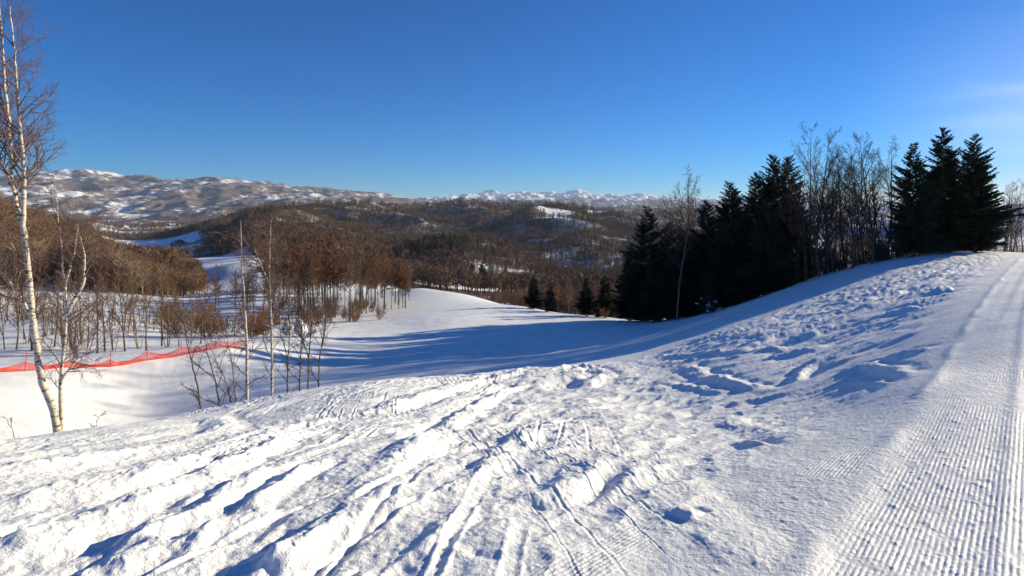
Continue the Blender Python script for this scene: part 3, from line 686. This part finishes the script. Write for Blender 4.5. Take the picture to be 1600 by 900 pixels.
# ------------------------------------------------------------------ conifers
def spruce(i, Ht=10.0, wd=.2, gaps=0.0):
    rng = np.random.default_rng(900+i); root = empty('spruce_tree', (0,0,-500)); tr = MB(); cr_ = MB()
    z = np.linspace(-.3, Ht, 14); tr.tube(np.stack([rng.normal(0,.02,14), rng.normal(0,.02,14), z], 1), np.interp(z, [-.3, Ht], [.15, .015]), 7)
    lob = rng.uniform(0, 6.283, 2); nw = int(Ht*5.6); V_ = []; F_ = []; nn = 0
    for k in range(nw):
        t = k/nw; h = Ht*(.07+.92*t); rr = wd*Ht*(1-t)**.78*(1 if t > .12 else .75)+.12
        for j in range(max(6, int(11-5*t))):
            if rng.random() < gaps+.10: continue
            a = rng.uniform(0, 6.283); l = rr*rng.uniform(.55, 1.18)*(1+.20*math.sin(2*a+lob[0]+h*.9)+.20*math.sin(3*a+lob[1]-h*1.7)); sl = -.30+.75*t+rng.uniform(-.12,.12)
            m = 6; s_ = np.linspace(0, 1, m); dx = s_*l; dz = dx*sl+.22*l*s_**2
            q = np.stack([np.cos(a)*dx, np.sin(a)*dx, h+dz], 1); cr_.tube(q, np.linspace(.022, .006, m), 3)
            nb = max(5, int(l*15))
            u = (np.arange(nb)+rng.uniform(0,1,nb))/nb*.92+.08; sd_ = np.where(np.arange(nb) % 2, 1, -1)
            bx = np.interp(u, s_, dx); bz = np.interp(u, s_, dz); ln = (.42*l*(1-u*.75)+.10)*rng.uniform(.6, 1.1, nb); fw = rng.uniform(.35, .9, nb)
            tx = bx+ln*fw*.8; ty = sd_*ln*rng.uniform(.5, 1, nb); tz = bz-ln*rng.uniform(.05, .5, nb)
            wv = .09+.08*rng.uniform(0,1,nb)
            def rot(px_, py_): return np.cos(a)*px_-np.sin(a)*py_, np.sin(a)*px_+np.cos(a)*py_
            x0,y0 = rot(bx-wv, 0*bx); x1,y1 = rot(bx+wv, 0*bx); x2,y2 = rot(tx, ty)
            v = np.stack([np.stack([x0,y0,h+bz-.03],1), np.stack([x1,y1,h+bz+.03],1), np.stack([x2,y2,h+tz],1)],1).reshape(-1,3)
            V_.append(v); F_.append(np.arange(len(v)).reshape(-1,3)+nn); nn += len(v)
            # tufts standing off the bough
            x3 = bx+rng.normal(0,.05,nb); v2 = []
            xa,ya = rot(bx-.05, .03*sd_); xb,yb = rot(bx+.05, -.03*sd_); xc,yc = rot(bx+.22, rng.normal(0,.10,nb))
            v = np.stack([np.stack([xa,ya,h+bz],1), np.stack([xb,yb,h+bz],1), np.stack([xc,yc,h+bz+rng.uniform(.02,.2,nb)],1)],1).reshape(-1,3)
            V_.append(v); F_.append(np.arange(len(v)).reshape(-1,3)+nn); nn += len(v)
    link('trunk', tr.mesh('trunk', BARK), root)
    bv = np.concatenate(cr_.v); bf = np.concatenate(cr_.f); tri = np.concatenate([bf[:, [0,1,2]], bf[:, [0,2,3]]])
    me = np_mesh('crown', np.concatenate([bv]+V_), np.concatenate([tri]+[f+len(bv) for f in F_]), NEED, False)
    link('crown', me, root); return root
proto('spruce', lambda i: spruce(i, 10, .225), 3)
proto('spruce_loose', lambda i: spruce(10+i, 10, .26, .10), 2)
SP = [ # column, top row, distance, proto, label
 (1427,222,38,'spruce_loose','leftmost of the three tall spruces at the top of the slope'),
 (1474,197,38.5,'spruce','tallest spruce, middle of the three at the top of the slope'),
 (1523,208,37.5,'spruce_loose','rightmost of the three tall spruces, beside the groomed road'),
 (1232,242,50,'spruce','right one of the twin spruce tops beside the leafless birches'),
 (1208,240,52,'spruce','left one of the twin spruce tops in the dark stand'),
 (1181,268,50,'spruce','spruce directly left of the twin tops'),
 (1140,282,53,'spruce','dark spruce in the middle of the stand with a forked looking top'),
 (1149,292,56,'spruce','slightly lower spruce touching the forked looking one'),
 (1104,312,54,'spruce','low spruce with a slim pointed tip left of the middle of the stand'),
 (1078,350,58,'spruce','short dark spruce behind the leaning pale birch'),
 (1046,345,60,'spruce','spruce half hidden behind the broad one at the left of the stand'),
 (1012,320,61,'spruce_loose','broad spruce standing out at the left end of the dark stand'),
 (985,380,63,'spruce','short bushy spruce left of the broad one'),
 (1130,345,49,'spruce_loose','dark spruce at the near foot of the stand'),
 (1200,310,46,'spruce_loose','dark spruce nearest the slope below the twin tops'),
 (945,430,70,'spruce','small spruce at the lower right end of the sunlit piste'),
 (916,433,72,'spruce','small dense spruce left of the bushes at the piste end'),
 (860,446,80,'spruce','smallest lone spruce beside the sunlit piste'),
 (834,430,84,'spruce','dark lone spruce leaning over the edge of the sunlit piste')]
for i, (px, ty, Y, key, lb) in enumerate(SP):
    x = pix(px, Y); zb = H1(x, Y); top = -(ty-HOR)/F*Y; h = top-zb; wv = ((.88, .98, .95)[i] if i < 3 else 1.0) if h > 7 else 1.25
    put(key, px, Y, (h/10*wv, h/10*wv, h/10), 1000+i, lb, 'spruce')
R3 = random.Random(21)
for i in range(24):  # extra spruces added behind the front ones so the stand shades the piste more solidly
    px = R3.uniform(1015, 1250); Y = R3.uniform(54, 64); t = (px-1015)/235; ty = 375-t*85+R3.uniform(0, 45)
    x = pix(px, Y); zb = H1(x, Y); h = -(ty-HOR)/F*Y-zb
    put('spruce', px, Y, h/10, 1060+i, 'dark spruce added among the others inside the stand to deepen its shadow', 'spruce', 'added shade spruces inside the stand')
for i, (px, ty, Y) in enumerate([(1444,262,43),(1480,232,44),(1508,244,45),(1532,252,43.5),(1462,262,46)]):  # mostly hidden spruces, added to throw shade down into the left gully
    x = pix(px, Y); zb = H1(x, Y); h = -(ty-HOR)/F*Y-zb
    put('spruce', px, Y, h/10, 1090+i, 'spruce added close behind the three tall ones to cast shade into the gully', 'spruce', 'added shade spruces behind the tall three')
# leafless trees between the spruces
BT = [(1268,205,47,'tallest leafless birch beside the twin spruces'),(1290,240,45,None),(1305,262,44,None),(1322,240,46,None),(1338,250,43,None),(1352,222,44,'leafless tree with crooked double stem at the middle of the gap'),
      (1372,215,43,'large leafless tree next to the left tall spruce'),(1388,228,42,None),(1256,262,46,None),(1330,290,41,None),(1362,270,40,None),(1395,290,39.5,None),(1312,300,44,None),(1282,300,43,None),
      (1246,300,47,None),(1300,250,48,None),(1345,262,47,None),(1380,245,46,None)]
for i, (px, ty, Y, lb) in enumerate(BT):
    x = pix(px, Y); zb = H1(x, Y); h = -(ty-HOR)/F*Y-zb
    put('side', px, Y, h/8, 1100+i, lb or 'leafless tree in the gap between the two groups of spruces', 'tree', None if lb else 'leafless trees between the spruces', tilt=(0, random.Random(i).uniform(-.05,.10)))
for i, (px, ty, Y, lb) in enumerate([(1072,278,57,'leafless birch rising above the low spruces'),(1058,300,58,'leafless tree left of the birch above the low spruces'),(1088,300,56,'thin leafless tree right of the birch above the low spruces'),
      (1568,290,44,'thin bare tree directly right of the tall spruces'),(1582,285,47,'bare tree beside the road at the right edge, between two others'),(1597,320,42,'bare tree cut by the right edge of the picture'),(1590,330,55,'slender bare tree farther off along the right edge'),(1575,325,58,'small slender bare tree farther off right of the tall spruces'),(1556,340,46,'small bare tree low behind the right tall spruce')]):
    x = pix(px, Y); zb = H1(x, Y); h = -(ty-HOR)/F*Y-zb
    put('side', px, Y, h/8, 1150+i, lb, 'tree', None)
drawn('birch_tree', 52, [([(1057,500),(1062,440),(1070,390),(1077,350)], .10, .03, .3)], 61, 1.6, 12, BARKL, TWIG, 5, 3, .015, label='slim pale birch leaning right in front of the dark stand', depth=.3)
# undergrowth along the foot of the stand
R2 = random.Random(9)
edge = [(985,62),(1030,59),(1100,54),(1150,51.5),(1230,48),(1300,45),(1360,41.5),(1420,38.5),(1500,37)]
for i in range(64):
    t = i/63*(len(edge)-1); k = min(int(t), len(edge)-2); f_ = t-k; px = edge[k][0]*(1-f_)+edge[k+1][0]*f_+R2.uniform(-8,8); Y = edge[k][1]*(1-f_)+edge[k+1][1]*f_+R2.uniform(-.6, 5)
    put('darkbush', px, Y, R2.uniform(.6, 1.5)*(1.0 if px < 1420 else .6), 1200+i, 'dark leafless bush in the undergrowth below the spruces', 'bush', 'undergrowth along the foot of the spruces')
for i in range(58):
    px = R2.uniform(1000, 1415) if i < 40 else R2.uniform(1225, 1420); t = (px-985)/(1420-985); Y = 62-t*21+R2.uniform(1, 9)
    put('side', px, Y, R2.uniform(.3, .62), 1300+i, 'young dark bare tree among the trunks of the spruce stand', 'tree', 'young trees among the spruces')
for i in range(16):
    px = R2.uniform(868, 985); Y = R2.uniform(76, 100)
    put('grove', px, Y, R2.uniform(.38, .5), 1350+i, 'brown bare tree between the small spruces at the piste end', 'tree', 'bare trees at the piste end')
put('bush', 945, 66.5, 1.0, 1400, 'sunlit dry bush at the right end of the piste', 'bush')
put('darkbush', 1316, 43.5, .6, 1402, 'tiny dark bush alone on the shaded snow', 'bush')

# low bush bowed under snow at the foot of the stand
SNOWC = mat('snow_clump', (.84,.86,.88), .6, bump=.02, bscale=12)
def snow_blob(rng, r, flat=.55):
    u = np.linspace(0, math.pi, 9); vv = np.linspace(0, 2*math.pi, 13)[:-1]; U, Vv = np.meshgrid(u, vv, indexing='ij')
    p = np.stack([np.sin(U)*np.cos(Vv), np.sin(U)*np.sin(Vv), np.cos(U)*flat], -1).reshape(-1,3)
    s_ = 1+.28*fbm(p[:,0]*1.7+rng.uniform(0,50), p[:,1]*1.7+p[:,2]*2, 3, 5); p = p*s_[:,None]*r
    i = np.arange(9*12).reshape(9,12); j = np.roll(i, -1, 1)
    return p, np.stack([i[:-1].ravel(), i[1:].ravel(), j[1:].ravel(), j[:-1].ravel()], 1)
o = put('darkbush', 1108, 47.5, 1.25, 1401, 'low dark bush bowed under patches of snow at the foot of the stand', 'bush')
rng = np.random.default_rng(77); mb = MB()
for k in range(13):
    p, f = snow_blob(rng, rng.uniform(.06, .15), .35); a = rng.uniform(0, 6.283); rr = rng.uniform(.1, 1.0); mb.add(p+[math.cos(a)*rr, math.sin(a)*rr, rng.uniform(.2, .95)], f)
link('snow_cap', mb.mesh('snow_cap', SNOWC), o)
# bushes by the crest weighed down with snow
for i, (px, Y, s_, lb) in enumerate([(449,46,1.0,'bush capped with a round lump of snow left of the pointed one'),(471,45,1.25,'bush under a tall pointed cap of snow behind the dark saplings'),(486,46,.7,'small bush with a low snow cap right of the pointed one'),(404,49,.6,'small snow capped bush among rusty twigs between the two slim birches')]):
    o = put('bush', px, Y, s_*.8, 1420+i, lb, 'bush'); mb = MB()
    for k in range(5):
        p, f = snow_blob(rng, rng.uniform(.2, .36), .9 if i != 1 else 1.5); mb.add(p+[rng.uniform(-.4,.4), rng.uniform(-.3,.3), rng.uniform(.35, 1.1)], f)
    link('snow_cap', mb.mesh('snow_cap', SNOWC), o)

# ------------------------------------------------------------------ red safety net along the piste edge
NET = mat('red_net', (.66,.07,.05), .5, col2=(.78,.13,.09), scale=3)
NETF = mat('pink_net', (.80,.22,.22), .5, col2=(.85,.32,.30), scale=2)
POST = mat('net_post', (.45,.10,.08), .5, col2=(.55,.16,.12), scale=3)
line = [(-60,590,22.5),(0,581,23),(100,573,25),(200,563,27.6),(290,553,30),(345,545,31.3),(386,539,32.5)]
lp = []
for a, b, Y in line: x = pix(a, Y); lp.append((x, Y, H1(x, Y)))
root = empty('safety_net', lp[1]); ox, oy, oz = lp[1]
tag(root, 'sagging red plastic safety net along the left edge of the piste', 'fence')
m = 420; path = spline(lp, m); path[:,2] = base(path[:,0], path[:,1])
s_ = np.concatenate([[0], np.cumsum(np.linalg.norm(np.diff(path, axis=0), axis=1))])
rng = np.random.default_rng(8); posts_s = np.linspace(.3, s_[-1]-.1, 8)
frac = np.abs(((s_-posts_s[0])/(posts_s[1]-posts_s[0])) % 1-.5)*2            # 1 at a post
top = .15+.22*frac**1.5+.08*pn(s_*.6, s_*0, 4)+.16*ss(s_, s_[-1]-9, s_[-1]); bot = .03+.05*pn(s_*.9, s_*0+3, 5)
belly = .14*(1-frac)*np.sin(s_*1.3)
for name, mm, dz in (('net', NET, 0.0),):
    nr = 11; mb = MB()
    def npt(i, t): return np.stack([path[i,0]-ox+belly[i]*math.sin(math.pi*t)*.3, path[i,1]-oy-belly[i]*math.sin(math.pi*t), path[i,2]-oz+bot[i]*(1-t)+top[i]*t], -1)
    I = np.arange(m)
    for k in range(nr):
        t = k/(nr-1); mb.tube(npt(I, t), np.full(m, .018 if k in (0, nr-1) else .010), 3)
    for i in range(0, m, 2):
        mb.tube(np.array([npt(i, t) for t in np.linspace(0, 1, 5)]), np.full(5, .009), 3)
    link('net', mb.mesh('net', NET), root)
for k in range(8):
    x = np.interp(posts_s[k], s_, path[:,0]); y = np.interp(posts_s[k], s_, path[:,1]); z = H1(x, y); mb = MB()
    ln = rng.uniform(-.08,.08); mb.tube([(x-ox, y-oy+.03, z-oz-.2), (x-ox+ln, y-oy+.03, z-oz+.85)], [.018,.016], 6); link('post', mb.mesh('post', POST), root)

# ------------------------------------------------------------------ small houses in the valleys
WALL = mat('house_wall', (.30,.25,.20), .9, col2=(.38,.33,.27), scale=2); WALLD = mat('timber_wall', (.10,.075,.055), .9, col2=(.15,.11,.08), scale=2)
ROOFS = mat('roof_snow', (.82,.84,.87), .7, col2=(.78,.80,.84), scale=2); ROOFD = mat('roof_dark', (.05,.055,.07), .8, col2=(.08,.085,.10), scale=2)
WIN = mat('window_glass', (.03,.035,.045), .15, col2=(.05,.055,.06), scale=1)
def house(px, Y, w_, d_, h_, rz, wall, roof, label, cat='house', group=None, chim=True):
    x = pix(px, Y); root = empty('house', (x, Y, H1(x, Y)-.2), rz); tag(root, label, cat, group)
    mb = MB(); mb.box((0,0,h_/2-.5), (w_, d_, h_+1)); rh = w_*.42
    mb.add([(-w_/2,-d_/2,h_),(w_/2,-d_/2,h_),(0,-d_/2,h_+rh)], [(0,1,2,2)]); mb.add([(-w_/2,d_/2,h_),(w_/2,d_/2,h_),(0,d_/2,h_+rh)], [(1,0,2,2)])
    link('wall', mb.mesh('wall', wall, False), root)
    mb = MB(); e = .5; T = .35
    for s_ in (-1, 1):
        a = np.array([s_*(w_/2+e), 0, h_-e*.84]); b = np.array([0, 0, h_+rh+.02]); 
        v = []
        for yy in (-d_/2-e, d_/2+e):
            v += [a+[0,yy,0], b+[0,yy,0], b+[0,yy,T], a+[0,yy,T]]
        mb.add(v, [(0,1,2,3),(7,6,5,4),(0,4,5,1),(1,5,6,2),(2,6,7,3),(3,7,4,0)])
    rf = link('roof', mb.mesh('roof', roof, False), root)
    if chim: mb = MB(); mb.box((w_*.18, d_*.2, h_+rh), (.8,.8,1.8)); link('chimney', mb.mesh('chimney', wall, False), rf)
    for k in range(3):
        mb = MB(); mb.box((-w_/2+(k+.5)*w_/3, -d_/2-.03, h_*.55), (w_*.14, .12, 1.3)); link('window', mb.mesh('window', WIN, False), root)
    mb = MB(); mb.box((w_/2+.03, 0, 1.0), (.12, 1.1, 2.1)); link('door', mb.mesh('door', WALLD, False), root)
house(281, 800, 11, 16, 5, .9, WALL, ROOFD, 'dark roofed farm building nearest the wood in the left valley meadow')
house(291, 830, 12, 18, 5, 1.3, WALL, ROOFS, 'snow roofed farm building between two others in the left valley')
house(272, 850, 8, 10, 4, .4, WALLD, ROOFD, 'small dark barn at the left of the valley farm')
house(300, 790, 9, 12, 4.5, 1.7, WALL, ROOFS, 'white roofed house at the right of the valley farm')
house(693, 320, 8, 9, 4, 1.2, WALLD, ROOFD, 'dark timber hut just beyond the end of the piste', 'hut')
house(731, 345, 8, 10, 3.5, .3, WALL, ROOFS, 'snow roofed cottage behind the end of the piste', 'house')
house(751, 340, 7, 9, 3.5, 1.4, WALL, ROOFS, 'snow roofed cottage right of the other one behind the piste', 'house')
for i in range(46):
    g = random.Random(3000+i); px = g.uniform(150, 330); Y = g.uniform(1500, 2500)
    house(px, Y, g.uniform(9, 14), g.uniform(10, 18), 5, g.uniform(0, 3), WALL, ROOFS if g.random() < .7 else ROOFD, 'tiny house in the far village on the left valley floor', 'house', 'houses of the far village') if i < 14 else None
# conifers near the cottages
for i, (px, Y, h) in enumerate([(716,372,11),(737,368,14),(752,366,14),(757,330,13),(762,350,9)]):
    put('spruce', px, Y, h/10, 3100+i, 'distant dark spruce near the cottages behind the piste', 'spruce', 'spruces near the cottages')

# ------------------------------------------------------------------ air
mb = MB(); mb.box((0, 400, 255), (34000, 34600, 850))
hz = link('haze', mb.mesh('haze', None, False)); tag(hz, kind='stuff')
hm = bpy.data.materials.new('haze'); hm.use_nodes = True; t = hm.node_tree
for nd in list(t.nodes):
    if nd.type == 'BSDF_PRINCIPLED': t.nodes.remove(nd)
pv = t.nodes.new('ShaderNodeVolumePrincipled'); pv.inputs['Color'].default_value = (.62,.76,1,1); pv.inputs['Density'].default_value = 4.6e-5; pv.inputs['Anisotropy'].default_value = .15
out = [nd for nd in t.nodes if nd.type == 'OUTPUT_MATERIAL'][0]; t.links.new(pv.outputs[0], out.inputs['Volume'])
hz.data.materials.append(hm)
# prototypes never used are removed
for lst in protos.values():
    for r in lst:
        if r.name not in used:
            for ch in list(r.children): bpy.data.objects.remove(ch)
            bpy.data.objects.remove(r)
